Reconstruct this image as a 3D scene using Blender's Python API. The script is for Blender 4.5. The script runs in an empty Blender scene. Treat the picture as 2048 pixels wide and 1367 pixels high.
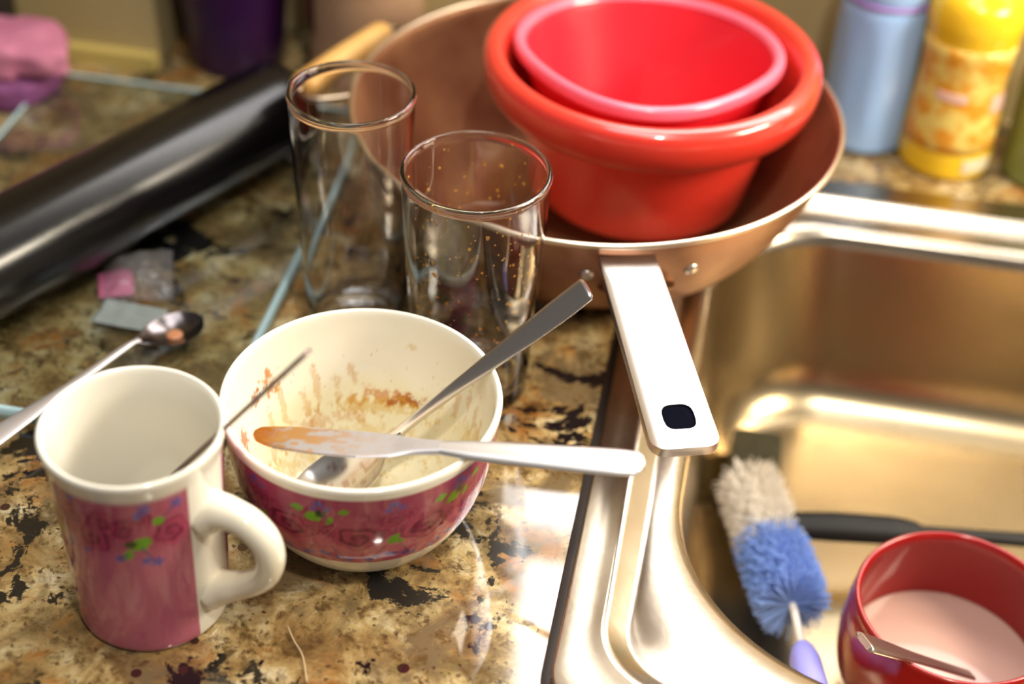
import bpy, bmesh, math, random
import numpy as np
from mathutils import Vector, Matrix
S = bpy.context.scene
COL = S.collection
PI = math.pi
rng = np.random.default_rng(7)

# ------------------------------------------------------------------ camera
cam_d = bpy.data.cameras.new('camera')
cam = bpy.data.objects.new('camera', cam_d); COL.objects.link(cam); S.camera = cam
fw = Vector((-0.1152452, 0.77112361, -0.62616845)); rt = Vector((0.98280147, 0.18008196, 0.04088724)); up = Vector((-0.14429076, 0.61068721, 0.77861499))
cam.matrix_world = Matrix(((rt.x, up.x, -fw.x, 0), (rt.y, up.y, -fw.y, 0), (rt.z, up.z, -fw.z, 0.583), (0, 0, 0, 1)))
cam_d.sensor_width = 36; cam_d.lens = 56.25; cam_d.clip_start = 0.02
cam_d.dof.use_dof = True; cam_d.dof.focus_distance = 0.785; cam_d.dof.aperture_fstop = 3.0

# ------------------------------------------------------------------ world, lights, exposure
w = bpy.data.worlds.new('world'); S.world = w; w.use_nodes = True
bg = w.node_tree.nodes['Background']; bg.inputs[0].default_value = (1.0, 0.92, 0.84, 1); bg.inputs[1].default_value = 0.16

def area(name, loc, target, sx, sy, power, color, shape='RECTANGLE'):
    l = bpy.data.lights.new(name, 'AREA'); l.shape = shape; l.size = sx; l.size_y = sy; l.energy = power; l.color = color
    o = bpy.data.objects.new(name, l); COL.objects.link(o); o.location = loc
    d = Vector(target) - Vector(loc); o.rotation_euler = d.to_track_quat('-Z', 'Y').to_euler()
    return o
area('window_daylight', (0.36, 1.16, 0.68), (0.36, 0.0, 0.68), 1.06, 0.66, 38, (1.0, 0.98, 0.97))
area('ceiling_lamp_light', (0.25, -0.10, 1.75), (-0.05, 0.7, 0.0), 0.12, 0.12, 22, (1.0, 0.94, 0.85), 'DISK')
area('added_right_fill_light', (0.66, 0.72, 0.52), (0.10, 1.02, 0.08), 0.30, 0.20, 13.0, (1.0, 0.88, 0.68))  # added warm fill, no lamp there; stands in for the glow at right
area('ceiling_panel_light', (-0.10, 0.62, 1.85), (-0.1, 0.62, 0.0), 0.70, 0.70, 15, (0.98, 0.98, 1.0))

vs = S.view_settings; vs.view_transform = 'Standard'; vs.look = 'None'; vs.gamma = 1.0; vs.exposure = -0.42; vs.use_curve_mapping = False

# ------------------------------------------------------------------ helpers
def lin(r, g, b):
    f = lambda c: (c / 255 / 12.92) if c / 255 <= 0.04045 else ((c / 255 + 0.055) / 1.055) ** 2.4
    return (f(r), f(g), f(b), 1.0)
MATS = {}
def mat(name, color=(200, 200, 200), rough=0.5, metal=0.0, trans=0.0, ior=1.5, coat=0.0, spec=0.5, sss=0.0, emit=None, estr=0.0, alpha=1.0):
    if name in MATS: return MATS[name]
    m = bpy.data.materials.new(name); m.use_nodes = True
    b = m.node_tree.nodes['Principled BSDF']
    b.inputs['Base Color'].default_value = lin(*color); b.inputs['Roughness'].default_value = rough
    b.inputs['Metallic'].default_value = metal; b.inputs['Transmission Weight'].default_value = trans
    b.inputs['IOR'].default_value = ior; b.inputs['Coat Weight'].default_value = coat
    b.inputs['Specular IOR Level'].default_value = spec; b.inputs['Alpha'].default_value = alpha
    b.inputs['Coat Roughness'].default_value = 0.05
    if sss:
        b.inputs['Subsurface Weight'].default_value = sss; b.inputs['Subsurface Radius'].default_value = (0.02, 0.006, 0.004); b.inputs['Subsurface Scale'].default_value = 0.5
    if emit: b.inputs['Emission Color'].default_value = lin(*emit); b.inputs['Emission Strength'].default_value = estr
    MATS[name] = m; return m
def nodes(m): return m.node_tree.nodes, m.node_tree.links
def bsdf(m): return m.node_tree.nodes['Principled BSDF']
def ramp(n, stops, interp='LINEAR'):
    r = n.new('ShaderNodeValToRGB'); r.color_ramp.interpolation = interp
    e = r.color_ramp.elements
    while len(e) < len(stops): e.new(0.5)
    for i, (p, c) in enumerate(stops): e[i].position = p; e[i].color = c
    return r
def vary(m, c1, c2, scale=30, detail=4, lo=0.35, hi=0.65, bump=0.0, bscale=None):
    """mottled base colour, optional bump"""
    n, l = nodes(m); tc = n.new('ShaderNodeTexCoord'); no = n.new('ShaderNodeTexNoise'); no.inputs['Scale'].default_value = scale; no.inputs['Detail'].default_value = detail
    l.new(tc.outputs['Object'], no.inputs['Vector']); r = ramp(n, [(lo, lin(*c1)), (hi, lin(*c2))]); l.new(no.outputs['Fac'], r.inputs['Fac']); l.new(r.outputs['Color'], bsdf(m).inputs['Base Color'])
    if bump:
        b = n.new('ShaderNodeBump'); b.inputs['Strength'].default_value = bump; b.inputs['Distance'].default_value = 0.002
        n2 = n.new('ShaderNodeTexNoise'); n2.inputs['Scale'].default_value = bscale or scale; l.new(tc.outputs['Object'], n2.inputs['Vector'])
        l.new(n2.outputs['Fac'], b.inputs['Height']); l.new(b.outputs['Normal'], bsdf(m).inputs['Normal'])
    return m
def painted(name, rough=0.15, metal=0.0, coat=0.0):
    m = mat(name, rough=rough, metal=metal, coat=coat); n, l = nodes(m)
    a = n.new('ShaderNodeAttribute'); a.attribute_name = 'col'; l.new(a.outputs['Color'], bsdf(m).inputs['Base Color']); return m

def mk(name, verts, faces, m=None, parent=None, smooth=True, loc=None, cols=None, sharp=None):
    me = bpy.data.meshes.new(name); me.from_pydata([tuple(map(float, v)) for v in verts], [], faces)
    bm = bmesh.new(); bm.from_mesh(me); bmesh.ops.recalc_face_normals(bm, faces=bm.faces); bm.to_mesh(me); bm.free()
    if smooth: me.polygons.foreach_set('use_smooth', [True] * len(me.polygons))
    if sharp and smooth: me.set_sharp_from_angle(angle=math.radians(sharp))
    if cols is not None:
        at = me.color_attributes.new('col', 'FLOAT_COLOR', 'POINT'); c = np.ones((len(verts), 4)); c[:, :3] = cols; at.data.foreach_set('color', c.ravel())
    if m: me.materials.append(m)
    o = bpy.data.objects.new(name, me); COL.objects.link(o)
    if parent: o.parent = parent
    if loc is not None: o.location = loc
    return o
def tag(o, label, cat, group=None, kind=None):
    if label: o['label'] = label
    if cat: o['category'] = cat
    if group: o['group'] = group
    if kind: o['kind'] = kind
    return o
def thing(name, label, cat, loc=(0, 0, 0), group=None):
    o = bpy.data.objects.new(name, None); COL.objects.link(o); o.location = loc; o.empty_display_size = 0.02
    return tag(o, label, cat, group)
def crom(P, n):
    """Catmull-Rom resample of a control polyline, n points"""
    P = np.array(P, float); Q = np.vstack([2 * P[0] - P[1], P, 2 * P[-1] - P[-2]]); out = []
    for t in np.linspace(0, len(P) - 1, n):
        i = min(int(t), len(P) - 2); u = t - i; a, b, c, d = Q[i:i + 4]
        out.append(0.5 * (2 * b + (c - a) * u + (2 * a - 5 * b + 4 * c - d) * u * u + (3 * b - a - 3 * c + d) * u ** 3))
    return np.array(out)
def smoothp(P, n): 
    p = crom(P, n); p[:, 0] = np.maximum(p[:, 0], 0); return p
def lathe(name, prof, m, parent=None, n=96, loc=None, colf=None, rf=None, closed=False, sharp=None):
    prof = np.array(prof, float); k = len(prof); th = np.linspace(0, 2 * PI, n, endpoint=False)
    V = np.zeros((k, n, 3)); V[:, :, 2] = prof[:, 1][:, None]
    R = prof[:, 0][:, None] * np.ones(n)[None]
    if rf is not None: R = rf(R, th[None] * np.ones((k, 1)), V[:, :, 2])
    V[:, :, 0] = R * np.cos(th); V[:, :, 1] = R * np.sin(th)
    f = []
    for i in range(k if closed else k - 1):
        a = i * n; b = ((i + 1) % k) * n
        for j in range(n): f.append((a + j, a + (j + 1) % n, b + (j + 1) % n, b + j))
    if not closed:
        f.append(tuple(range(n - 1, -1, -1))); f.append(tuple((k - 1) * n + j for j in range(n)))
    V = V.reshape(-1, 3); cols = None
    if colf is not None:
        cols = colf(np.repeat(np.arange(k), n), np.tile(th, k), V)
    return mk(name, V, f, m, parent, loc=loc, cols=cols, sharp=sharp)
def loft(name, loops, m, parent=None, caps=(True, True), loc=None, sharp=None, cols=None):
    n = len(loops[0]); V = np.vstack(loops); f = []
    for i in range(len(loops) - 1):
        a, b = i * n, (i + 1) * n
        for j in range(n): f.append((a + j, a + (j + 1) % n, b + (j + 1) % n, b + j))
    if caps[0]: f.append(tuple(range(n - 1, -1, -1)))
    if caps[1]: f.append(tuple((len(loops) - 1) * n + j for j in range(n)))
    return mk(name, V, f, m, parent, loc=loc, sharp=sharp, cols=cols)
def tube(name, path, rad, m, parent=None, n=14, flat=None, loc=None, closed=False):
    """swept tube; rad scalar or list; flat=(dir vector, factor) scales the section along dir"""
    P = np.array(path, float); k = len(P); rad = np.full(k, rad) if np.isscalar(rad) else np.array(rad)
    T = np.gradient(P, axis=0)
    if closed: T = np.roll(P, -1, 0) - np.roll(P, 1, 0)
    T /= np.linalg.norm(T, axis=1)[:, None] + 1e-12
    ref = np.array(flat[0], float) if flat else (np.array([0, 0, 1.]) if abs(T[0][2]) < 0.9 else np.array([1., 0, 0]))
    loops = []
    for i in range(k):
        u = ref - T[i] * (ref @ T[i]); u /= np.linalg.norm(u); v = np.cross(T[i], u); a = np.linspace(0, 2 * PI, n, endpoint=False)
        fu = flat[1] if flat else 1.0
        loops.append(P[i] + rad[i] * (np.cos(a)[:, None] * u * fu + np.sin(a)[:, None] * v))
    if closed: return loft(name, loops + [loops[0]], m, parent, (False, False), loc)
    return loft(name, loops, m, parent, (True, True), loc)
def rrect(x0, x1, y0, y1, r, n=12):
    """rounded rectangle loop, r = radii (front-left, front-right, back-right, back-left)"""
    if np.isscalar(r): r = (r,) * 4
    out = []
    for (cx, cy, a0, rr) in ((x0 + r[0], y0 + r[0], PI, r[0]), (x1 - r[1], y0 + r[1], 1.5 * PI, r[1]), (x1 - r[2], y1 - r[2], 0, r[2]), (x0 + r[3], y1 - r[3], 0.5 * PI, r[3])):
        for t in np.linspace(0, PI / 2, n): out.append((cx + rr * math.cos(a0 + t), cy + rr * math.sin(a0 + t)))
    return np.array(out)
def rring(x0, x1, y0, y1, r, z, n=12): p = rrect(x0, x1, y0, y1, r, n); return np.hstack([p, np.full((len(p), 1), z)])
def slab(name, x0, x1, y0, y1, z0, z1, r, bev, m, parent=None, loc=None, n=10):
    b = bev; rr = max(r - b, 0.0003)
    L = [rring(x0 + b, x1 - b, y0 + b, y1 - b, rr, z0, n)]
    for t in np.linspace(0, PI / 2, 5): o = b * (1 - math.sin(t)); L.append(rring(x0 + o, x1 - o, y0 + o, y1 - o, max(r - o, 0.0003), z0 + b * (1 - math.cos(t)), n))
    for t in np.linspace(0, PI / 2, 5): o = b * (1 - math.cos(t)); L.append(rring(x0 + o, x1 - o, y0 + o, y1 - o, max(r - o, 0.0003), z1 - b + b * math.sin(t), n))
    return loft(name, L, m, parent, loc=loc, sharp=50)
def boxes(name, bx, m, parent=None, loc=None):
    V = []; F = []
    for (x0, x1, y0, y1, z0, z1) in bx:
        o = len(V); V += [(x, y, z) for z in (z0, z1) for y in (y0, y1) for x in (x0, x1)]
        F += [tuple(o + i for i in q) for q in ((0, 2, 3, 1), (4, 5, 7, 6), (0, 1, 5, 4), (2, 6, 7, 3), (0, 4, 6, 2), (1, 3, 7, 5))]
    return mk(name, V, F, m, parent, smooth=False, loc=loc)
def frame(xdir, upv):
    x = np.array(xdir, float); x /= np.linalg.norm(x); u = np.array(upv, float); u = u - x * (u @ x); u /= np.linalg.norm(u); y = np.cross(u, x)
    return np.stack([x, y, u], 1)
def flatware(name, secs, origin, xdir, upv, m, parent=None, ns=90, nv=15, colf=None, edge=6, curve=None):
    """secs rows: s, yl, yr, zc, dep(concavity), th ; built along xdir from origin, returns object in world axes"""
    A = np.array(secs, float); s = np.linspace(A[0, 0], A[-1, 0], ns)
    # denser near ends
    s = A[0, 0] + (A[-1, 0] - A[0, 0]) * (0.5 - 0.5 * np.cos(np.linspace(0, PI, ns)))
    def it(c):
        # monotone-ish smooth interpolation
        x = A[:, 0]; y = A[:, c]; h = np.diff(x); d = np.diff(y) / h; mm = np.zeros(len(x)); mm[0] = d[0]; mm[-1] = d[-1]
        for i in range(1, len(x) - 1): mm[i] = 0 if d[i - 1] * d[i] <= 0 else 2 * d[i - 1] * d[i] / (d[i - 1] + d[i])
        i = np.clip(np.searchsorted(x, s) - 1, 0, len(h) - 1); t = (s - x[i]) / h[i]
        return (1 + 2 * t) * (1 - t) ** 2 * y[i] + t * (1 - t) ** 2 * h[i] * mm[i] + t * t * (3 - 2 * t) * y[i + 1] + t * t * (t - 1) * h[i] * mm[i + 1]
    yl, yr, zc, dep, th = (it(c) for c in range(1, 6))
    v = -np.cos(np.linspace(0, PI, nv)); c0 = (yl + yr) / 2; hw = (yr - yl) / 2
    loops = []; M = frame(xdir, upv); O = np.array(origin, float)
    for i in range(ns):
        y = c0[i] + v * hw[i]; z = zc[i] - dep[i] * (1 - v ** 2); t = th[i] / 2 * (1 - np.abs(v) ** edge * 0.85)
        top = np.stack([np.full(nv, s[i]), y, z + t], 1); bot = np.stack([np.full(nv, s[i]), y, z - t], 1)[::-1]
        loops.append(np.vstack([top, bot]))
    loc = np.vstack(loops); V = loc @ M.T
    cols = colf(loc) if colf else None
    n = 2 * nv; f = []
    for i in range(ns - 1):
        for j in range(n): f.append((i * n + j, i * n + (j + 1) % n, (i + 1) * n + (j + 1) % n, (i + 1) * n + j))
    for i, rev in ((0, True), (ns - 1, False)):
        for j in range(nv - 1):
            q = (i * n + j, i * n + j + 1, i * n + n - 2 - j, i * n + n - 1 - j); f.append(q[::-1] if rev else q)
    return mk(name, V, f, m, parent, loc=O, cols=cols, sharp=60)
# value noise for painted patterns
_N = rng.random((64, 64, 64))
def vnoise(P, scale):
    q = np.asarray(P) * scale; i = np.floor(q).astype(int); f = q - i; f = f * f * (3 - 2 * f); i0 = i % 64; i1 = (i + 1) % 64
    g = lambda a, b, c: _N[a[:, 0] if a is i0 else a[:, 0], b[:, 1], c[:, 2]]
    r = 0
    for dx in (0, 1):
        for dy in (0, 1):
            for dz in (0, 1):
                I = i1 if dx else i0; J = i1 if dy else i0; K = i1 if dz else i0
                r = r + _N[I[:, 0], J[:, 1], K[:, 2]] * (f[:, 0] if dx else 1 - f[:, 0]) * (f[:, 1] if dy else 1 - f[:, 1]) * (f[:, 2] if dz else 1 - f[:, 2])
    return r
def fbm(P, scale, o=4):
    r = 0; a = 0.5
    for k in range(o): r = r + a * vnoise(np.asarray(P) + k * 3.7, scale * 2 ** k); a *= 0.5
    return r / (1 - 0.5 ** o)
def sst(a, b, x): t = np.clip((x - a) / (b - a), 0, 1); return t * t * (3 - 2 * t)
def L3(*c): return np.array(lin(*c)[:3])
def mix(c, col, k): return c * (1 - k[:, None]) + np.asarray(col)[None] * k[:, None]
def adiff(a, b): return (a - b + PI) % (2 * PI) - PI

# ------------------------------------------------------------------ materials
steel = mat('brushed_steel', (205, 200, 194), 0.30, 1.0)
vary(steel, (196, 190, 183), (214, 210, 205), 60)
sinkbowl = mat('shaded_sink_steel', (150, 138, 116), 0.27, 1.0); vary(sinkbowl, (178, 160, 128), (192, 174, 142), 12)  # sink steel again, dimmer reflections painted in as a darker tan
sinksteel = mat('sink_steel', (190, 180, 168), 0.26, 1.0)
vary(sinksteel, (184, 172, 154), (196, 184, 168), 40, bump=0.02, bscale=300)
cutlery_steel = mat('cutlery_steel', (222, 216, 212), 0.27, 1.0)
glassm = mat('clear_glass', (255, 255, 255), 0.0, trans=1.0, ior=1.47)
boardglass = mat('board_glass', (254, 255, 255), 0.0, trans=1.0, ior=1.5)
_n, _l = nodes(boardglass); _va = _n.new('ShaderNodeVolumeAbsorption'); _va.inputs['Color'].default_value = (0.30, 0.86, 0.90, 1); _va.inputs['Density'].default_value = 9.0
_l.new(_va.outputs[0], _n['Material Output'].inputs['Volume'])
blackm = mat('black_plastic', (8, 7, 9), 0.24, coat=0.0, ior=1.5)

def granite():
    m = mat('granite', rough=0.045, spec=0.6, coat=0.0); n, l = nodes(m); b = bsdf(m); b.inputs['IOR'].default_value = 1.78
    tc = n.new('ShaderNodeTexCoord')
    def noise(scale, detail=4, rough=0.55, dist=0.0, off=0):
        mp = n.new('ShaderNodeMapping'); mp.inputs['Location'].default_value = (off, off * 0.7, off * 1.3); l.new(tc.outputs['Object'], mp.inputs['Vector'])
        t = n.new('ShaderNodeTexNoise'); t.inputs['Scale'].default_value = scale; t.inputs['Detail'].default_value = detail; t.inputs['Roughness'].default_value = rough; t.inputs['Distortion'].default_value = dist
        l.new(mp.outputs[0], t.inputs['Vector']); return t
    def mixc(fac, a, c):
        x = n.new('ShaderNodeMix'); x.data_type = 'RGBA'; l.new(fac, x.inputs[0])
        for sock, val in ((x.inputs[6], a), (x.inputs[7], c)):
            if isinstance(val, tuple): sock.default_value = val
            else: l.new(val, sock)
        return x.outputs[2]
    def rampf(src, lo, hi): r = ramp(n, [(lo, (0, 0, 0, 1)), (hi, (1, 1, 1, 1))]); l.new(src, r.inputs[0]); return r.outputs[0]
    base = ramp(n, [(0.32, lin(96, 74, 44)), (0.43, lin(146, 116, 70)), (0.53, lin(186, 160, 108)), (0.66, lin(222, 208, 170))]); l.new(noise(30, 10, 0.66, 0.6).outputs[0], base.inputs[0])
    c = base.outputs[0]
    c = mixc(rampf(noise(24, 8, 0.66, 0.8, 3.1).outputs[0], 0.52, 0.63), c, lin(160, 106, 48))
    c = mixc(rampf(noise(20, 8, 0.64, 0.6, 7.7).outputs[0], 0.50, 0.60), c, lin(116, 98, 68))
    c = mixc(rampf(noise(110, 6, 0.7, 0.4, 1.9).outputs[0], 0.50, 0.64), c, lin(98, 74, 40))
    gr = n.new('ShaderNodeTexVoronoi'); gr.inputs['Scale'].default_value = 520; l.new(tc.outputs['Object'], gr.inputs['Vector'])
    sep = n.new('ShaderNodeSeparateColor'); l.new(gr.outputs['Color'], sep.inputs[0])
    c = mixc(rampf(sep.outputs[1], 0.90, 1.0), c, lin(90, 66, 40))
    # black mineral clusters, ragged edges
    nb = noise(22, 10, 0.62, 0.8, 12.3); nb2 = noise(120, 5, 0.7, 0.3, 5.5)
    ad = n.new('ShaderNodeMath'); ad.operation = 'MULTIPLY_ADD'; l.new(nb2.outputs[0], ad.inputs[0]); ad.inputs[1].default_value = 0.32; l.new(nb.outputs[0], ad.inputs[2])
    c = mixc(rampf(ad.outputs[0], 0.720, 0.745), c, lin(22, 20, 22))
    vs_ = n.new('ShaderNodeTexVoronoi'); vs_.inputs['Scale'].default_value = 48; l.new(tc.outputs['Object'], vs_.inputs['Vector'])
    s2 = n.new('ShaderNodeSeparateColor'); l.new(vs_.outputs['Color'], s2.inputs[0])
    mth = n.new('ShaderNodeMath'); mth.operation = 'MULTIPLY'; l.new(rampf(s2.outputs[0], 0.55, 0.56), mth.inputs[0])
    inv = n.new('ShaderNodeMath'); inv.operation = 'LESS_THAN'; inv.inputs[1].default_value = 0.14; l.new(vs_.outputs['Distance'], inv.inputs[0]); l.new(inv.outputs[0], mth.inputs[1])
    c = mixc(mth.outputs[0], c, lin(58, 30, 28))
    l.new(c, b.inputs['Base Color']); return m
granitem = granite()

# ------------------------------------------------------------------ room shell
wallm = vary(mat('wall_paint', (170, 150, 105), 0.7), (168, 148, 100), (178, 158, 112), 6)
WX0, WX1, WZ0, WZ1, WY = -0.16, 0.88, 0.36, 1.0, 1.05
o = boxes('wall_back', [(-1.6, -0.415, 0.973, WY, -0.9, 2.2), (-1.6, WX0, WY, WY + 0.1, -0.9, 2.2), (WX1, 1.6, WY, WY + 0.1, -0.9, 2.2), (WX0, WX1, WY, WY + 0.1, -0.9, WZ0), (WX0, WX1, WY, WY + 0.1, WZ1, 2.2)], wallm); tag(o, 'beige painted kitchen wall behind the sink', 'wall', kind='structure')
o = boxes('floor', [(-1.6, 1.6, -1.6, WY, -0.95, -0.9)], vary(mat('floor_tile', (150, 130, 105), 0.4), (140, 120, 96), (160, 142, 118), 3)); tag(o, 'tan tiled kitchen floor below the counter', 'floor', kind='structure')
o = boxes('trim_1', [(-1.6, -0.414, 0.963, 0.9725, 0.0005, 0.012)], mat('trim_paint', (196, 174, 100), 0.5)); tag(o, 'yellowish strip along the foot of the back wall', 'trim', kind='structure')
win = thing('window_1', 'bright white window above the sink', 'window', (0, 0, 0)); win['kind'] = 'structure'
whitep = mat('window_white', (235, 235, 232), 0.4)
boxes('window_frame', [(WX0, WX1, WY + 0.01, WY + 0.06, WZ0, WZ0 + 0.02), (WX0, WX1, WY + 0.01, WY + 0.06, WZ1 - 0.02, WZ1), (WX0, WX0 + 0.02, WY + 0.01, WY + 0.06, WZ0 + 0.02, WZ1 - 0.02), (WX1 - 0.02, WX1, WY + 0.01, WY + 0.06, WZ0 + 0.02, WZ1 - 0.02)], whitep, win)
boxes('mullion', [(WX0 + 0.02, WX1 - 0.02, WY + 0.02, WY + 0.05, 0.532, 0.55)], whitep, win)
pm = bpy.data.materials.new('window_pane'); pm.use_nodes = True; n, l = nodes(pm); n.clear()
ou = n.new('ShaderNodeOutputMaterial'); mx = n.new('ShaderNodeMixShader'); tr = n.new('ShaderNodeBsdfTransparent'); gl = n.new('ShaderNodeBsdfGlossy'); gl.inputs['Roughness'].default_value = 0.02
mx.inputs[0].default_value = 0.06; l.new(tr.outputs[0], mx.inputs[1]); l.new(gl.outputs[0], mx.inputs[2]); l.new(mx.outputs[0], ou.inputs[0])
boxes('pane', [(WX0 + 0.02, WX1 - 0.02, WY + 0.033, WY + 0.037, WZ0 + 0.02, 0.532), (WX0 + 0.02, WX1 - 0.02, WY + 0.033, WY + 0.037, 0.55, WZ1 - 0.02)], pm, win)

# ------------------------------------------------------------------ countertop with sink cut-out
HX0, HX1, HY0, HY1 = -0.036, 0.535, 0.468, 0.922
oL = rring(-1.6, 1.6, 0.36, WY, 0.002, 0.0, 8); iL = rring(HX0, HX1, HY0, HY1, 0.03, 0.0, 8)
ob, ib = oL.copy(), iL.copy(); ob[:, 2] = ib[:, 2] = -0.03
o = loft('countertop', [oL, iL, ib, ob, oL], granitem, caps=(False, False), sharp=30); tag(o, 'polished brown and black speckled granite countertop around the sink', 'countertop')
# ------------------------------------------------------------------ sink
def sring(x0, x1, y0, y1, rfl, rbl, z): return rring(x0, x1, y0, y1, (rfl, 0.09, 0.08, rbl), z, 20)
SX1 = 0.55
sk = thing('sink', 'stainless steel sink with a raised rim, set into the granite', 'sink', (0, 0, 0))
Lp = [sring(-0.0455, SX1, 0.452, 0.934, 0.03, 0.03, 0.0004), sring(-0.0455, SX1, 0.452, 0.934, 0.03, 0.03, 0.0030), sring(-0.0449, SX1 - .0006, 0.4526, 0.9334, 0.0295, 0.0295, 0.0039), sring(-0.0438, SX1 - .0017, 0.4537, 0.9323, 0.029, 0.029, 0.0042),
      sring(-0.036, SX1 - .01, 0.463, 0.924, 0.036, 0.03, 0.0043), sring(-0.0290, SX1 - .017, 0.471, 0.916, 0.040, 0.03, 0.0044), sring(-0.0270, SX1 - .019, 0.4735, 0.914, 0.040, 0.03, 0.0052), sring(-0.0250, SX1 - .020, 0.4755, 0.911, 0.040, 0.03, 0.0052), sring(-0.0232, SX1 - .022, 0.477, 0.909, 0.039, 0.03, 0.0042),
      sring(-0.0150, SX1 - .028, 0.485, 0.905, 0.034, 0.032, -0.0030), sring(-0.0135, SX1 - .030, 0.4865, 0.903, 0.036, 0.034, -0.0036), sring(-0.0115, SX1 - .032, 0.4885, 0.9005, 0.040, 0.038, -0.0034),
      sring(-0.0055, SX1 - .039, 0.4935, 0.8900, 0.085, 0.060, -0.0026), sring(-0.0005, SX1 - .044, 0.499, 0.8840, 0.112, 0.075, -0.0040), sring(0.0022, SX1 - .047, 0.502, 0.8815, 0.116, 0.078, -0.0070), sring(0.0040, SX1 - .049, 0.504, 0.8795, 0.115, 0.078, -0.0130),
      sring(0.008, SX1 - .054, 0.509, 0.876, 0.112, 0.077, -0.055), sring(0.012, SX1 - .058, 0.513, 0.872, 0.110, 0.076, -0.100)]
for t in np.linspace(0.12, 1, 8):
    a = t * PI / 2; k = 0.036; Lp.append(sring(0.012 + k * (1 - math.cos(a)), SX1 - .058 - k * (1 - math.cos(a)), 0.513 + k * (1 - math.cos(a)), 0.872 - k * (1 - math.cos(a)), 0.110 - k * (1 - math.cos(a)) * 0.9, 0.076 - k * (1 - math.cos(a)), -0.100 - k * math.sin(a)))
Lp += [sring(0.12, SX1 - .16, 0.60, 0.79, 0.05, 0.04, -0.1365), sring(0.20, SX1 - .25, 0.68, 0.72, 0.018, 0.018, -0.137)]
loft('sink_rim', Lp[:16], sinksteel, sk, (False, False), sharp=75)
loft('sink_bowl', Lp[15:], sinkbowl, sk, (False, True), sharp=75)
lathe('drain', smoothp([(0.042, 0.0), (0.042, 0.002), (0.036, 0.003), (0.030, 0.0005), (0.0, 0.0)], 20), steel, sk, 40, (0.33, 0.70, -0.1366))
loft('sealant', [rring(-0.0500, SX1 + .0045, 0.4475, 0.9385, 0.033, 0.0004, 16), rring(-0.0492, SX1 + .0037, 0.4483, 0.9377, 0.033, 0.0012, 16), rring(-0.0456, SX1 + .0001, 0.4519, 0.9341, 0.03, 0.0014, 16)], mat('dark_sealant', (52, 44, 38), 0.5), sk, (False, False))

# ------------------------------------------------------------------ painted flower bands
PINK = L3(190, 104, 126); ROSE = L3(104, 12, 58); ROSE2 = L3(182, 70, 104); BLUE = L3(84, 86, 160); GREEN = L3(104, 164, 34); DGREEN = L3(40, 66, 26); CREAM = L3(238, 233, 218)
def rose(c, u, v, u0, v0, R, ph, s=1.0, vs_=1.2):
    du, dv = u - u0, (v - v0) * vs_; r = np.hypot(du, dv); th = np.arctan2(dv, du) + ph
    Re = R * (1 + 0.09 * np.cos(5 * th) + 0.05 * np.cos(3 * th + 1)); k = sst(Re, Re * 0.88, r) * s
    t = r / Re
    q = 2.0 * t + 0.08 * np.sin(3 * th + 9 * t) + th / (2 * PI); f = np.abs((q % 1.0) - 0.5) * 2
    line = sst(0.42, 0.80, f); shade = 0.45 * sst(1.0, 0.2, t)
    colr = ROSE2[None] * (1 - shade[:, None]) + ROSE[None] * shade[:, None]; colr = colr * (1 - 0.9 * line[:, None]) + 0.9 * line[:, None] * ROSE
    rim_ = sst(0.84, 0.96, t); colr = colr * (1 - 0.6 * rim_[:, None]) + 0.6 * rim_[:, None] * ROSE
    return c * (1 - k[:, None]) + k[:, None] * colr
def leaf(c, u, v, u0, v0, a, ln, wd, col):
    du, dv = u - u0, v - v0; x = du * math.cos(a) + dv * math.sin(a); y = -du * math.sin(a) + dv * math.cos(a)
    ln, wd = ln * 1.15, wd * 1.15; k = sst(1.0, 0.8, np.abs(x / ln) ** 1.6 + np.abs(y / wd)); return mix(c, col, k)
def floret(c, u, v, u0, v0, R, col):
    du, dv = u - u0, v - v0; r = np.hypot(du, dv); th = np.arctan2(dv, du); k = sst(1.0, 0.75, r / (1.15 * R * (0.55 + 0.45 * np.cos(2.5 * th) ** 2))); return mix(c, col, k * 0.85)
def stem(c, u, v, u0, v0, u1, v1, wd, col):
    dx, dy = u1 - u0, v1 - v0; L2 = dx * dx + dy * dy; t = np.clip(((u - u0) * dx + (v - v0) * dy) / L2, 0, 1); d = np.hypot(u - u0 - t * dx, v - v0 - t * dy); return mix(c, col, sst(wd, wd * 0.5, d) * 0.8)

# ------------------------------------------------------------------ mug
MX, MY = -0.239, 0.487; HA = math.radians(-14)
mug = thing('mug', 'pink rose-patterned ceramic mug with a cream handle, beside the bowl', 'mug', (MX, MY, 0.0005))
outer = np.array([(0.0, 0.003), (0.030, 0.003), (0.0325, 0.0), (0.0345, 0.0), (0.0356, 0.002)] + [(0.0358 + 0.0030 * t ** 1.2, 0.004 + 0.094 * t) for t in np.linspace(0, 1, 110)] + [(0.0394, 0.1015), (0.0403, 0.105), (0.0408, 0.1078), (0.0408, 0.1092), (0.0402, 0.1101), (0.0390, 0.1102), (0.0380, 0.1092), (0.0374, 0.107), (0.0366, 0.102)] + [(0.0360 - 0.0022 * t, 0.098 - 0.088 * t) for t in np.linspace(0, 1, 24)] + [(0.0325, 0.0072), (0.030, 0.0055), (0.024, 0.0048), (0.0, 0.0046)])
n_out = 5 + 110
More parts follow.
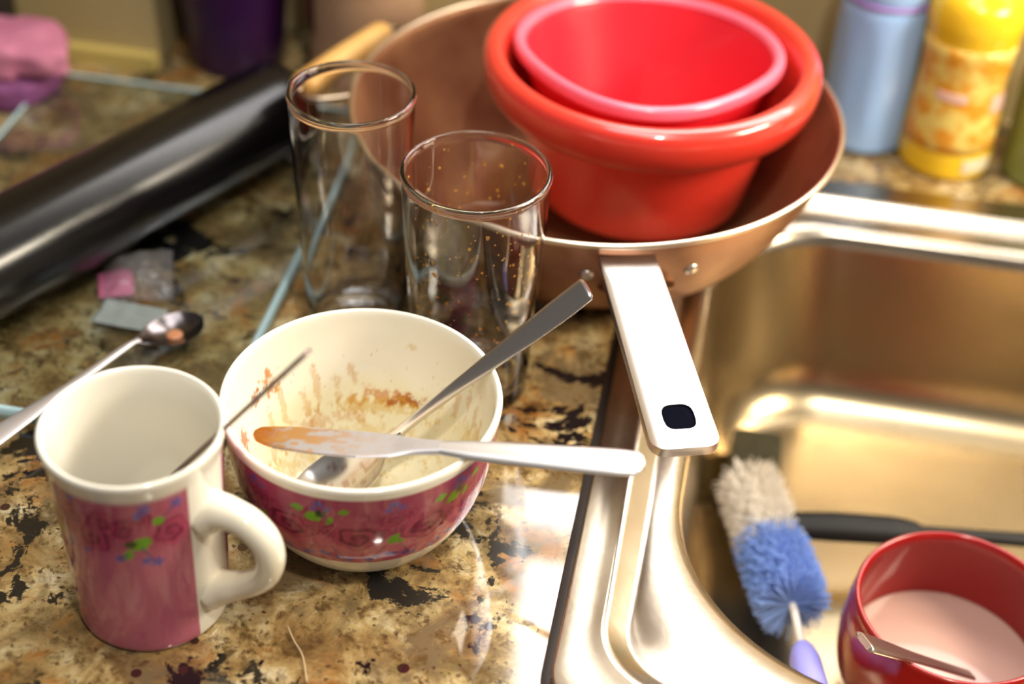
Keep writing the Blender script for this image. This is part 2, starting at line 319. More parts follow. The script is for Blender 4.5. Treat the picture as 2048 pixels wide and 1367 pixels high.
def mugcol(i, th, V):
    c = np.tile(CREAM, (len(i), 1)); out = (i < n_out); z = V[:, 2] * 1000; d = adiff(th, HA); u = d * 38.0; z_ = z
    p = np.tile(PINK, (len(i), 1)); p = p * (0.93 + 0.10 * fbm(V, 60)[:, None])
    p = mix(p, L3(150, 52, 84), sst(60, 74, z) * (0.25 + 0.5 * fbm(V, 140)))
    for (u0, v0, R, ph) in ((-22.5, 82, 8.0, 0.3), (-43, 87, 7.0, 1.2), (-58, 80, 8.5, 2.0), (-52, 91, 6.5, .5), (-66, 90, 7, 1), (-35, 93, 5, 2.2), (-76, 80, 8, 1.3), (-90, 86, 8, .4), (26, 84, 8, 0), (44, 80, 8, 1), (62, 88, 8, 2), (82, 80, 8, .7), (100, 88, 8, 1.8), (-106, 86, 8, 0.4)): p = rose(p, u, z, u0, v0 - 4.0, R * 1.1, ph, 0.9, 1.0)
    for (u0, v0, a, ln, wd, col) in ((-36.5, 73.5, 0.5, 4.6, 3.8, GREEN), (-34, 75.5, -0.6, 3.4, 2.6, GREEN), (-40.5, 74, 0.2, 3, 2.4, DGREEN), (-42, 67.5, 1.2, 3.6, 2.2, GREEN), (-27.5, 86.5, 0.3, 3.0, 2.4, GREEN), (20, 94, 0.6, 4, 3, GREEN), (34, 70, .2, 5, 3, GREEN), (-80, 68, .4, 4, 3, GREEN)): p = leaf(p, u, z, u0, v0, a, ln, wd, col)
    for (u0, v0, R) in ((-19, 94, 3.4), (-33, 95, 3.4), (-36, 91.5, 2.4), (-30, 61.5, 3.4), (-34.5, 63, 2.8), (-46, 65, 2.8), (-72, 66, 3), (-62, 66, 2.4), (-66, 97, 3), (-90, 94, 3), (40, 94, 3.4), (56, 68, 3.4)): p = floret(p, u, z, u0, v0, R, BLUE)
    for (a, b, c_, d_) in ((-36, 71, -31, 63), (-42, 68, -46, 65), (-19, 94, -25, 88)): p = stem(p, u, z, a, b, c_, d_, 0.7, L3(90, 70, 110))
    k = sst(13.0, 13.6, np.abs(u)) * sst(99.5, 98.6, z) * out * sst(0.6, 1.4, z)
    return c * (1 - k[:, None]) + p * k[:, None]
lathe('mug_body', outer, painted('mug_glaze', 0.12, coat=0.3), mug, 420, colf=mugcol)
hx = lambda r, z: (r * math.cos(HA), r * math.sin(HA), z)
hp = crom([hx(0.0362, 0.0735), hx(0.045, 0.0765), hx(0.056, 0.0755), hx(0.0648, 0.0685), hx(0.0675, 0.0575), hx(0.0640, 0.0455), hx(0.055, 0.0355), hx(0.0455, 0.0290), hx(0.0350, 0.0230)], 48)
hr = np.interp(np.linspace(0, 1, 48), [0, 0.08, 0.2, 0.5, 0.8, 0.93, 1], [0.0110, 0.0082, 0.0068, 0.0064, 0.0062, 0.0076, 0.0098])
tube('handle', hp, hr, vary(mat('cream_glaze', (238, 230, 208), 0.12, coat=0.3), (236, 228, 206), (240, 232, 212), 20), mug, 24, flat=((math.sin(HA), -math.cos(HA), 0), 1.15))

# utensil standing in the mug
q0 = np.array([-0.266, 0.5005, 0.022]); q1 = np.array([-0.159, 0.4935, 0.161]); ax = q1 - q0; vw = np.array([-0.2, 0.49, -0.45])
ms = flatware('spoon', [(0, -0.001, 0.001, 0, 0, 0.0012), (0.004, -0.006, 0.006, 0, 0.001, 0.0014), (0.016, -0.010, 0.010, 0, 0.003, 0.0014), (0.032, -0.007, 0.007, 0, 0.002, 0.0016), (0.044, -0.0025, 0.0025, 0, 0, 0.0026), (0.09, -0.0026, 0.0026, 0, 0, 0.0024), (0.140, -0.0042, 0.0042, 0.000, 0, 0.0022), (0.166, -0.0056, 0.0056, 0, 0, 0.0022), (0.174, -0.0046, 0.0046, 0, 0, 0.002), (np.linalg.norm(ax), -0.001, 0.001, 0, 0, 0.0016)], q0, ax, np.cross(ax, vw), mat('dark_spoon_steel', (120, 104, 98), 0.2, 1.0))
tag(ms, 'thin steel spoon standing in the pink mug, seen edge-on', 'spoon')

# ------------------------------------------------------------------ bowl
BX, BY = -0.155, 0.561
bowl = thing('bowl', 'pink rose-banded ceramic bowl with food stains and cutlery in it', 'bowl', (BX, BY, 0.0005))
bo = crom([(0.0375, 0.0), (0.041, 0.003), (0.047, 0.009), (0.053, 0.018), (0.0585, 0.030), (0.0625, 0.044), (0.0652, 0.060), (0.0668, 0.074), (0.0674, 0.0790)], 130)
bi = crom([(0.0676, 0.0805), (0.0672, 0.0818), (0.0660, 0.0823), (0.0646, 0.0817), (0.0638, 0.079), (0.0630, 0.072), (0.0612, 0.058), (0.0583, 0.043), (0.0540, 0.030), (0.0480, 0.0185), (0.0400, 0.0100), (0.0300, 0.0068), (0.016, 0.0060), (0.0006, 0.0058)], 150)
bp = np.vstack([[(0.0, 0.002), (0.033, 0.002), (0.0345, 0.0), (0.0365, 0.0)], bo, bi]); nb_ = 4 + 130
bp[:, 0] = np.maximum(bp[:, 0], 0)
FA = math.radians(-75)
def bowlcol(i, th, V):
    c = np.tile(CREAM, (len(i), 1)); out = i < nb_; z = V[:, 2] * 1000; u = adiff(th, FA) * 60.0
    p = np.tile(L3(190, 94, 118), (len(i), 1)); p = mix(p, L3(138, 40, 82), sst(40, 66, z) * (0.30 + 0.6 * fbm(V, 150)))
    NR = 12; PT = 2 * PI * 60.0 / NR
    for k in range(NR):
        u0 = (k - NR / 2) * PT - 3
        p = rose(p, u, z, u0 + PT * .5, 60, 7.0, k * 2.1, 0.75); p = rose(p, u, z, u0 + 9, 64, 5.2, k, 0.6); p = rose(p, u, z, u0 - 9, 63, 5.0, k + 1, 0.6); p = rose(p, u, z, u0 + 11.5, 52, 5.0, k * .7, .8); p = rose(p, u, z, u0 - 11.5, 52, 4.6, k * .9, .8)
    for k in range(NR):
        u0 = (k - NR / 2) * PT - 3
        p = rose(p, u, z, u0, 48.5 + (k % 2) * 1.5, 12.0, k * 1.3, 1.0, 1.25)
    for k in range(NR):
        u0 = (k - NR / 2) * PT - 3
        if k % 2 == 0:
            p = leaf(p, u, z, u0 + 16, 46, 1.1, 4.4, 2.4, GREEN); p = leaf(p, u, z, u0 + 19, 43.5, -0.3, 2.6, 1.8, GREEN); p = leaf(p, u, z, u0 - 5, 68, 0.4, 2.6, 1.8, GREEN)
        else:
            p = leaf(p, u, z, u0 + 13, 62, 0.5, 4.4, 3.4, GREEN); p = leaf(p, u, z, u0 + 16.5, 65, 0.9, 3.4, 2.4, DGREEN); p = leaf(p, u, z, u0 + 6, 66, 0.2, 3.2, 2.2, GREEN); p = leaf(p, u, z, u0 + 20, 61, 1.2, 3.2, 1.5, GREEN)
        for (du, v0, R) in ((-5, 29.5, 2.8), (-9, 31.5, 2.2), (5, 29.5, 2.8), (9, 32, 2.2), (-15.7, 71.5, 2.8), (-12, 69, 2.0), (-18, 68, 2.0), (17, 33, 2.4), (-17, 34, 2.2)): p = floret(p, u, z, u0 + du, v0, R, BLUE)
        for a in ((-12, 41, -6, 30), (12, 41, 6, 30), (-15.7, 71, -12, 60)): p = stem(p, u, z, u0 + a[0], a[1], u0 + a[2], a[3], 0.55, L3(104, 62, 92))
    k = out * sst(25.6, 26.2, z) * sst(76.6, 76.0, z); c = c * (1 - k[:, None]) + p * k[:, None]
    # inside: oily film and dried sauce
    ins = (~out) & (z < 78)
    film = ins * sst(50, 34, z + 14 * (fbm(V, 70) - 0.5)) * 0.55; c = mix(c, L3(226, 214, 160), film)
    f1 = fbm(V * [1, 1, .8], 300, 5); f2 = fbm(V + 1.3, 800, 4)
    def st(a, da, z0, dz, s, col, thr=0.5):
        nonlocal c
        g = np.exp(-(adiff(th, math.radians(a)) / math.radians(da)) ** 2 - ((z - z0) / dz) ** 2) * ins
        k = sst(thr, thr + 0.16, f1 * 0.6 + f2 * 0.4 + 0.42 * (g - 0.5)) * sst(0.05, 0.35, g); c = mix(c, col, k * s)
    OR = L3(192, 112, 8); DR = L3(160, 72, 4); YE = L3(206, 164, 44)
    st(92, 26, 33, 5.0, 0.75, OR, 0.47); st(78, 13, 33.5, 3.4, 0.9, DR, 0.50); st(95, 40, 29, 6, 0.5, YE, 0.47); st(88, 6, 31, 2.0, 0.8, DR, 0.46)
    st(155, 9, 57, 9, 0.85, OR, 0.50); st(166, 8, 55, 6, 0.85, DR, 0.52); st(186, 7, 45, 13, 0.8, DR, 0.50); st(200, 14, 36, 12, 0.7, OR, 0.50)
    for a, z0, dz in ((129, 44, 14), (136, 34, 14), (118, 38, 10), (150, 40, 18), (160, 30, 14), (111, 47, 5), (109, 44, 5), (34, 46, 16), (42, 52, 14), (26, 44, 14), (50, 44, 10), (60, 40, 10), (225, 30, 12), (255, 40, 10), (285, 44, 12), (320, 52, 12), (345, 46, 14)): st(a, 2.6, z0, dz, 0.42, L3(200, 142, 24), 0.46)
    st(120, 100, 14, 10, 0.4, YE, 0.52); st(81, 3, 64, 3, .4, YE, .45); st(20, 25, 38, 12, 0.45, YE, 0.48); st(300, 50, 30, 14, 0.45, YE, 0.50); st(140, 60, 24, 8, 0.35, OR, .54)
    sp = (vnoise(V + 5.1, 1100) > 0.88) * ins * sst(66, 56, z) * sst(0.48, 0.6, f1); c = mix(c, OR, sp * 0.6)
    return c
lathe('bowl_body', bp, painted('bowl_glaze', 0.10, coat=0.3), bowl, 560, colf=bowlcol)

# spoon in the bowl : neck -> handle over the rim
neck = np.array([-0.1415, 0.580, 0.0435]); end = np.array([-0.0565, 0.610, 0.1275]); tip = np.array([-0.1900, 0.5440, 0.0145])
sp = thing('spoon', 'large steel spoon resting in the stained bowl, handle over the rim', 'spoon', (0, 0, 0))
def spcol(loc):
    c = np.tile(np.array([0.66, 0.63, 0.60]), (len(loc), 1)); k = sst(0.58, 0.66, fbm(loc, 260, 4)) * sst(0.0, 0.03, loc[:, 0]) * 0.5
    return mix(c, L3(150, 88, 46), k)
spm = painted('spoon_steel', 0.2, 1.0)
Lh = np.linalg.norm(end - neck)
hd = flatware('spoon_handle', [(-0.004, -0.0034, 0.0034, 0.0, 0, 0.0042), (0.012, -0.0030, 0.0030, 0.0008, 0, 0.0042), (0.035, -0.0036, 0.0036, 0.0012, 0, 0.0040), (0.070, -0.0052, 0.0052, 0.0, 0, 0.0036), (Lh - 0.012, -0.0066, 0.0066, -0.001, 0, 0.0036), (Lh - 0.0015, -0.0064, 0.0064, -0.001, 0, 0.0038), (Lh, -0.0052, 0.0052, -0.001, 0, 0.0030)], neck, end - neck, (-0.45, -0.60, 0.66), cutlery_steel, sp, edge=4)
Lb = np.linalg.norm(neck - tip)
flatware('spoon_bowl', [(0, -0.0008, 0.0008, 0.0030, 0.0000, 0.0010), (0.002, -0.0070, 0.0070, 0.0022, 0.0010, 0.0014), (0.008, -0.0138, 0.0138, 0.0008, 0.0036, 0.0015), (0.020, -0.0206, 0.0206, -0.0010, 0.0072, 0.0016), (0.034, -0.0220, 0.0220, -0.0016, 0.0084, 0.0016), (0.047, -0.0180, 0.0180, -0.0014, 0.0068, 0.0017), (0.056, -0.0098, 0.0098, -0.0008, 0.0034, 0.0022), (0.061, -0.0048, 0.0048, 0.0, 0.0010, 0.0034), (Lb + 0.002, -0.0034, 0.0034, 0.0, 0, 0.0042)], tip, neck - tip, (-0.10, 0.12, 1), spm, sp, nv=25, colf=spcol, edge=10)

# knife across the bowl
K0 = np.array([-0.1995, 0.5310, 0.0745]); K1 = np.array([-0.0163, 0.5320, 0.0920]); Lk = np.linalg.norm(K1 - K0)
kn = thing('table_knife', 'steel table knife smeared with orange sauce lying across the bowl', 'knife', (0, 0, 0))
def kcol(loc):
    c = np.tile(np.array([0.70, 0.67, 0.69]), (len(loc), 1)); x, y = loc[:, 0], loc[:, 1]
    q = np.stack([x * 0.22, y + 0.25 * x * 0, loc[:, 2] * 0], 1); f = fbm(q, 620, 3)
    k = sst(0.070, 0.02, x) * sst(0.50, 0.58, f + sst(0.035, 0.0, x) * 0.2); c = mix(c, L3(226, 164, 72), k * 0.85)
    k2 = sst(0.016, 0.004, x + 0.012 * (f - 0.5)); c = mix(c, L3(210, 126, 36), k2 * .9)
    k3 = sst(0.54, 0.64, fbm(loc + 2.2, 260, 4)) * sst(0.02, 0.05, x) * sst(0.095, 0.075, x); return mix(c, L3(214, 204, 198), k3 * 0.6)
km = painted('knife_steel', 0.36, 0.75)
kr = bsdf(km)
ku = (-0.06, -0.03, 1.0)
bl = flatware('blade', [(0, -0.0012, 0.0022, 0, 0, 0.0008), (0.0025, -0.0050, 0.0048, 0, 0, 0.0011), (0.012, -0.0086, 0.0062, 0, 0, 0.0012), (0.030, -0.0104, 0.0070, 0, 0, 0.0013), (0.050, -0.0106, 0.0070, 0, 0, 0.0014), (0.066, -0.0090, 0.0064, 0, 0, 0.0018), (0.078, -0.0058, 0.0050, 0, -0.0004, 0.0026), (0.090, -0.0044, 0.0044, 0, -0.0006, 0.0034)], K0, K1 - K0, ku, km, kn, ns=140, colf=kcol, edge=8)
flatware('knife_handle', [(0.0895, -0.0044, 0.0044, 0, -0.0006, 0.0034), (0.105, -0.0062, 0.0062, 0, -0.0008, 0.0034), (0.130, -0.0074, 0.0074, 0, -0.0010, 0.0034), (Lk - 0.015, -0.0086, 0.0086, 0, -0.0010, 0.0036), (Lk - 0.004, -0.0078, 0.0078, 0, -0.0008, 0.0034), (Lk - 0.0012, -0.0052, 0.0052, 0, -0.0004, 0.0030), (Lk, -0.0020, 0.0020, 0, 0, 0.0020)], K0, K1 - K0, ku, mat('knife_handle_steel', (232, 228, 226), 0.38, 1.0), kn, edge=6)
# serration teeth on the blade edge
tv, tf = [], []
Mk = frame(K1 - K0, ku)
for i in range(34):
    s = 0.012 + i * 0.0012; e = -np.interp(s, [0.012, 0.03, 0.05, 0.066], [0.0086, 0.0104, 0.0106, 0.0090]); a = len(tv)
    for (ds, dy, dz) in ((-0.0006, 0.0005, 0.0005), (0.0006, 0.0005, 0.0005), (0, -0.0006, 0), (-0.0006, 0.0005, -0.0005), (0.0006, 0.0005, -0.0005)): tv.append(Mk @ np.array([s + ds, e + dy, dz]))
    tf += [(a, a + 1, a + 2), (a + 3, a + 2, a + 4), (a, a + 2, a + 3), (a + 1, a + 4, a + 2), (a, a + 3, a + 4, a + 1)]
mk('serration', tv, tf, cutlery_steel, bl, smooth=False)

# ------------------------------------------------------------------ drinking glasses
def glass(name, label, x, y, rt_, rb, h, grp=None):
    g = thing(name, label, 'glass', (x, y, 0.0006), grp); t = 0.0017
    po = crom([(rb - 0.004, 0.0), (rb - 0.001, 0.0012), (rb, 0.005), (rb + (rt_ - rb) * 0.18, h * 0.22), (rb + (rt_ - rb) * 0.62, h * 0.55), (rt_ - 0.0006, h * 0.86), (rt_ - 0.0002, h - 0.004)], 50)
    lip = [(rt_ + 0.0003, h - 0.0030), (rt_ + 0.0006, h - 0.0018), (rt_ + 0.0001, h - 0.0005), (rt_ - 0.0009, h), (rt_ - 0.0019, h - 0.0005), (rt_ - 0.0024, h - 0.0018), (rt_ - 0.0021, h - 0.0032)]
    pi_ = crom([(rt_ - t, h - 0.005), (rt_ - t - 0.0006, h * 0.86), (rb + (rt_ - rb) * 0.62 - t, h * 0.55), (rb + (rt_ - rb) * 0.18 - t, h * 0.22), (rb - t - 0.001, 0.014), (rb - 0.006, 0.0085), (rb - 0.014, 0.0065), (0.0004, 0.006)], 50)
    lathe('glass_body', np.vstack([[(0.0, 0.0012), (rb - 0.010, 0.0012), (rb - 0.006, 0.0002)], po, lip, pi_]), glassm, g, 128)
    return g
G1X, G1Y, G1R, G1H = -0.1990, 0.7140, 0.0338, 0.155
g1 = glass('drinking_glass', 'clean clear glass tumbler beside the black tube, left of the stained one', G1X, G1Y, G1R, 0.0285, G1H)
g2 = glass('drinking_glass', 'clear glass tumbler flecked with orange crumbs, behind the bowl', -0.124, 0.677, 0.0385, 0.0320, 0.141)
def flecks():
    V, F = [], []; r = np.random.default_rng(3); rt_, rb, h = 0.0385, 0.0320, 0.141
    for i in range(260):
        az = math.radians(r.choice([r.normal(-60, 28), r.normal(-20, 16), r.normal(100, 60), r.normal(-120, 14)])); z = np.clip(r.choice([r.normal(0.118, 0.014), r.normal(0.080, 0.014), r.uniform(0.05, 0.137)]), 0.03, 0.137)
        rr = np.interp(z, [0.03, 0.0776, 0.121, 0.141], [rb + 0.0012, rb + 0.62 * (rt_ - rb), rt_ - 0.0006, rt_]) - 0.0023
        s = r.uniform(0.00035, 0.00105) * (1.8 if r.random() < 0.12 else 1); c = np.array([rr * math.cos(az), rr * math.sin(az), z]); tx = np.array([-math.sin(az), math.cos(az), 0]); nr = np.array([-math.cos(az), -math.sin(az), 0]); a = len(V); k = 6
        sh = r.uniform(0.5, 1.3, k)
        for j in range(k): t = 2 * PI * j / k; V.append(c + s * sh[j] * (math.cos(t) * tx * r.uniform(.6, 1.2) + math.sin(t) * np.array([0, 0, 1])))
        V.append(c + nr * s * 0.5)
        for j in range(k): F.append((a + j, a + (j + 1) % k, a + k))
        F.append(tuple(a + j for j in range(k)))
    o = mk('food_flecks', V, F, mat('orange_crumb', (206, 146, 52), 0.6), g2, smooth=False); o['kind'] = 'stuff'; o['label'] = 'orange food flecks stuck to the glass'
flecks()

# ------------------------------------------------------------------ wok with handles
WKX, WKY = -0.082, 0.843
wok = thing('wok', 'large steel wok with a flat handle holding the red basins', 'wok', (WKX, WKY, 0.0062))
wo = crom([(0.086, 0.0), (0.094, 0.003), (0.106, 0.011), (0.119, 0.026), (0.132, 0.047), (0.142, 0.068), (0.1480, 0.0840)], 60)
wi = crom([(0.1456, 0.0838), (0.1400, 0.068), (0.130, 0.0475), (0.117, 0.027), (0.104, 0.0128), (0.092, 0.0050), (0.084, 0.0024)], 60)
wokm = mat('wok_steel', (150, 118, 92), 0.42, 0.65); vary(wokm, (122, 66, 46), (178, 132, 94), 14, detail=6)
wokout = mat('wok_outside', (176, 156, 130), 0.3, 1.0); vary(wokout, (160, 138, 112), (190, 172, 148), 25, detail=6)
lathe('pan', np.vstack([[(0.0, 0.0)], wo, [(0.1486, 0.0848), (0.1480, 0.0850)], wi, [(0.0, 0.0020)]]), wokm, wok, 160)
tube('rim', [(0.1478 * math.cos(t), 0.1478 * math.sin(t), 0.0846) for t in np.linspace(0, 2 * PI, 160, endpoint=False)], 0.0018, mat('rim_steel', (226, 208, 184), 0.3, 1.0), wok, 10, closed=True)
hs_ = np.array([0.0358, -0.1372, 0.0785]); he_ = np.array([0.0840, -0.2775, 0.0700]); hv_ = (he_ - hs_) / np.linalg.norm(he_ - hs_); hd_ = np.array([hv_[0], hv_[1], 0]); hd_ /= np.linalg.norm(hd_)
def wok_handle():
    # plate with rounded hole, curled sides
    L = float(np.linalg.norm(he_ - hs_)); V = [] 
    hole_s, hole_a, hole_b = L - 0.0205, 0.0086, 0.0080
    outline = []
    s_ = np.linspace(0, 1, 60); hw = lambda s: np.interp(s, [0, 0.02, 0.4, 0.9, L], [0.0150, 0.0154, 0.0154, 0.0154, 0.0154]) + 0.0016 * (s / L)
    pts = [(0.0008, -0.0130), (0.0, -0.0115), (0.0, 0.0115), (0.0008, 0.0130)]
    top = [(s, hw(s)) for s in np.linspace(0.003, L - 0.009, 24)]
    corner = [(L - 0.009 + 0.009 * math.sin(t), hw(L - 0.009) - 0.008 + 0.008 * math.cos(t)) for t in np.linspace(0.15, PI / 2, 9)]
    rightside = top + corner
    outl = rightside + [(s, -y) for s, y in rightside[::-1]]
    outl = np.array(outl); N = len(outl)
    # matching hole loop (superellipse) sampled by angle around hole centre
    hole_c = np.array([hole_s, 0.0]); ang = np.arctan2(outl[:, 1], outl[:, 0] - hole_s)
    # distribute hole angles by arc length position
    ca, sa = np.cos(ang), np.sin(ang); rr = (np.abs(ca / hole_a) ** 3.2 + np.abs(sa / hole_b) ** 3.2) ** (-1 / 3.2)
    hole = np.stack([hole_s + rr * ca, rr * sa], 1)
    def zf(p): y = p[:, 1]; s = p[:, 0]; return -0.10 * np.abs(y / 0.015) ** 4 * 0.010 + 0.0
    rings = []
    th = 0.0026
    for t in np.linspace(0, 1, 14):
        q = hole * (1 - t) + outl * t; rings.append(np.hstack([q, zf(q)[:, None]]))
    dn = 0.0058
    e = outl.copy(); cen = np.array([L / 2, 0]); 
    side = np.hstack([outl + np.sign(outl * [0, 1]) * 0.0005, zf(outl)[:, None] - 0.0022]); side2 = side.copy(); side2[:, 2] = -dn
    in2 = np.hstack([outl * [1, 0.88], np.full((N, 1), -dn)]); 
    under = [np.hstack([(hole * (1 - t) + outl * [1, 0.88] * t), (zf(outl) * 0)[:, None] - th]) for t in np.linspace(1, 0, 8)]
    L_ = rings + [side, side2, in2] + under + [rings[0]]
    L_ = [np.stack([l_[:, 0], l_[:, 1], l_[:, 2]], 1) for l_ in L_]
    M = frame(hv_, (0, 0, 1))
    o = loft('pan_handle', [l_ @ M.T for l_ in L_], mat('handle_steel', (232, 226, 224), 0.28, 1.0), wok, (False, False), sharp=40)
    o.location = Vector(hs_)
    lin_ = [np.stack([q[:, 0], q[:, 1], np.full(len(q), z)], 1) @ M.T for q, z in ((hole_c + (hole - hole_c) * 0.5, -0.0009), (hole_c + (hole - hole_c) * 0.9, -0.0009), (hole_c + (hole - hole_c) * 0.985, -0.0012), (hole_c + (hole - hole_c) * 0.985, -0.0040))]
    h_ = loft('hole_shade_plug', lin_, mat('painted_hole_shade', (14, 15, 24), 0.9, spec=0.0), o, (True, True))  # black plug filling the hole, stands in for the shade inside it
    h_.location = (0, 0, 0)
    return o
wh = wok_handle()
wh['label'] = 'flat bright steel handle with a rounded hole'
# bracket and rivets
M = frame(hd_, (0, 0, 1))
br = flatware('bracket', [(0, -0.022, 0.022, 0.0, -0.001, 0.002), (0.004, -0.021, 0.021, 0.0, -0.001, 0.002), (0.012, -0.012, 0.012, 0.004, 0, 0.002), (0.02, -0.010, 0.010, 0.006, 0, 0.002)], Vector(hd_ * 0.1300) + Vector((0, 0, 0.046)), hd_, (0, 0, 1), wokout, wok, ns=24)
for sx in (-1, 1):
    pz = hd_ * 0.1365 + M[:, 1] * 0.030 * sx; pz = pz / np.linalg.norm(pz[:2]) * 0.1372 
    rv = lathe('rivet', smoothp([(0.0, -0.002), (0.0042, -0.002), (0.0042, 0.0004), (0.003, 0.002), (0.0, 0.0026)], 14), steel, wok, 20); rv.location = (pz[0], pz[1], 0.058); rv.rotation_euler = Vector((pz[0], pz[1], -0.06)).to_track_quat('Z', 'Y').to_euler()
# wooden helper handle on the far left side
wa = np.array([-0.268, 0.838, 0.0765]); wb = np.array([-0.2335, 0.926, 0.0765]); wp = np.array([WKX, WKY, 0.0062]); wmat = vary(mat('pale_wood', (214, 164, 92), 0.45), (206, 152, 80), (224, 178, 108), 25, bump=0.1)
ts = np.linspace(0, 1, 22); rad = np.interp(ts, [0, 0.03, 0.10, 0.5, 0.9, 0.97, 1], [0.0062, 0.0086, 0.0094, 0.0100, 0.0094, 0.0086, 0.0062])
side = tube('side_handle', [wa + (wb - wa) * t - wp for t in ts], rad, wmat, wok, 22); side['label'] = 'pale wooden side grip'
du = (wb - wa) / np.linalg.norm(wb - wa); c1 = wa - wp; c2 = wb - wp
att = lambda p: np.array([p[0], p[1], 0]) / np.linalg.norm(p[:2]) * 0.1435 + np.array([0, 0, 0.072])
tube('handle_wire', crom([att(c1 + np.array([.02, .004, 0])), c1 * 0.6 + 0.4 * att(c1) - du * 0.010, c1 - du * 0.007, c1 - du * 0.0005], 20), 0.0020, wokout, wok, 10)
tube('handle_wire', crom([att(c2), c2 * 0.6 + 0.4 * att(c2) + du * 0.010, c2 + du * 0.007, c2 + du * 0.0005], 20), 0.0020, wokout, wok, 10)

# ------------------------------------------------------------------ red basins
RX, RY = -0.053, 0.868
basin = thing('basin', 'red plastic basin with a thick rolled rim standing in the wok', 'basin', (RX, RY, 0.0212))
redm = mat('red_plastic', (230, 58, 44), 0.30, sss=0.12, coat=1.0); pinkm = mat('pink_red_plastic', (224, 40, 56), 0.30, sss=0.12, coat=0.4); lipm = mat('pink_lip_plastic', (242, 112, 136), 0.28, sss=0.1, coat=0.6)
b_o = crom([(0.056, 0.0), (0.0625, 0.001), (0.0670, 0.006), (0.0725, 0.030), (0.0775, 0.054), (0.0795, 0.064)], 40)
b_r = crom([(0.0830, 0.0675), (0.0900, 0.0682), (0.0970, 0.0722), (0.1014, 0.0800), (0.1028, 0.0890), (0.1012, 0.0960), (0.0962, 0.0992), (0.0912, 0.0978), (0.0880, 0.0920)], 46)
b_i = crom([(0.0850, 0.080), (0.081, 0.068), (0.0755, 0.054), (0.0705, 0.030), (0.064, 0.008), (0.057, 0.0035), (0.0004, 0.003)], 40)
lathe('basin_body', np.vstack([[(0.0, 0.0015), (0.048, 0.0015)], b_o]), redm, basin, 128) if False else None
lathe('basin_body', np.vstack([[(0.0, 0.0015), (0.048, 0.0015)], b_o, b_r, b_i]), redm, basin, 140)
inner = thing('mixing_bowl', 'pinkish red mixing bowl with a pouring lip nested in the red basin', 'bowl', (RX - 0.003, RY + 0.002, 0.0330))
SPA = math.radians(-86)
def egg(R, th, z):
    d = adiff(th, SPA); k = sst(0.035, 0.080, z)
    return R * (1 + k * (0.050 * np.exp(-(d / 0.42) ** 2) - 0.065 * np.exp(-((np.abs(d) - 0.95) / 0.50) ** 2)))
i_o = crom([(0.044, 0.0), (0.050, 0.002), (0.054, 0.010), (0.061, 0.030), (0.0705, 0.056), (0.0775, 0.072)], 40)
i_r = crom([(0.0800, 0.0760), (0.0826, 0.0775), (0.0838, 0.0800), (0.0834, 0.0830), (0.0812, 0.0845), (0.0785, 0.0838), (0.0768, 0.0812)], 30)
i_i = crom([(0.0752, 0.076), (0.0685, 0.056), (0.059, 0.030), (0.051, 0.010), (0.046, 0.0045), (0.0004, 0.003)], 40)
lathe('bowl_body', np.vstack([[(0.0, 0.001), (0.040, 0.001)], i_o, i_r, i_i]), pinkm, inner, 160, rf=egg)
lathe('bowl_rim', np.vstack([i_r * [1, 1] + [[0.0, 0.0003]], (i_r * [1, 1])[::-1] - [[0.0, 0.0012]]]), lipm, inner, 160, rf=lambda R, th, z: egg(R, th, z) + 0.0004 * np.sign(R - 0.0800), closed=True)['label'] = 'lighter pink rolled rim'
inner.rotation_euler = (math.radians(-4.0), 0, 0)

# ------------------------------------------------------------------ glass board and what lies on it
brd = thing('glass_board', 'rectangular clear glass board lying on the granite under the black tube', 'board', (0, 0, 0))
slab('glass_sheet', -0.480, -0.2465, 0.588, 0.934, 0.0008, 0.0088, 0.012, 0.0018, boardglass, brd)
edgem = mat('edge_reflection_teal', (196, 230, 236), 0.2, trans=0.15, coat=0.4)  # frosted teal edge, window reflection painted in as its pale tone
loft('edge_reflection_strip', [rring(-0.4802, -0.2463, 0.5878, 0.9342, 0.0122, 0.0024, 10), rring(-0.4806, -0.2459, 0.5874, 0.9346, 0.0126, 0.0026, 10), rring(-0.4806, -0.2459, 0.5874, 0.9346, 0.0126, 0.0074, 10), rring(-0.4800, -0.2465, 0.5880, 0.9340, 0.0120, 0.0080, 10), rring(-0.4798, -0.2467, 0.5882, 0.9338, 0.0118, 0.0093, 10), rring(-0.4770, -0.2495, 0.5910, 0.9310, 0.0100, 0.0094, 10), rring(-0.4770, -0.2495, 0.5910, 0.9310, 0.0100, 0.0089, 10)], edgem, brd, (False, False))['label'] = 'teal ground edge with window reflection put into its pale colour'
BT = 0.0089
tb0, tb1 = np.array([-0.290, 0.879, 0]), np.array([-0.520, 0.4458, 0]); rb_ = 0.0316
tb = thing('black_tube', 'glossy black tube lying diagonally across the glass board', 'tube', (0, 0, 0))
P = [tb0 + (tb1 - tb0) * t + np.array([0, 0, BT + rb_]) for t in np.linspace(0, 1, 30)]
rr_ = np.full(30, rb_)
tl = np.linalg.norm(tb1 - tb0); dirt = (tb1 - tb0) / tl
Pt = []; Rt = []
for s, r_ in ((0, 0.026), (0.0008, 0.0290), (0.0025, 0.0306), (0.005, rb_)): Pt.append(tb0 + dirt * s + np.array([0, 0, BT + rb_])); Rt.append(r_)
for s in np.linspace(0.02, tl, 30): Pt.append(tb0 + dirt * s + np.array([0, 0, BT + rb_])); Rt.append(rb_)
tube('tube_body', Pt, Rt, blackm, tb, 64)
tube('end_cap', [tb0 + dirt * s + np.array([0, 0, BT + rb_]) for s in (-0.0030, -0.0022, 0.0)], [0.0215, 0.0230, 0.0240], mat('dark_cap', (24, 22, 24), 0.4), tb, 48)

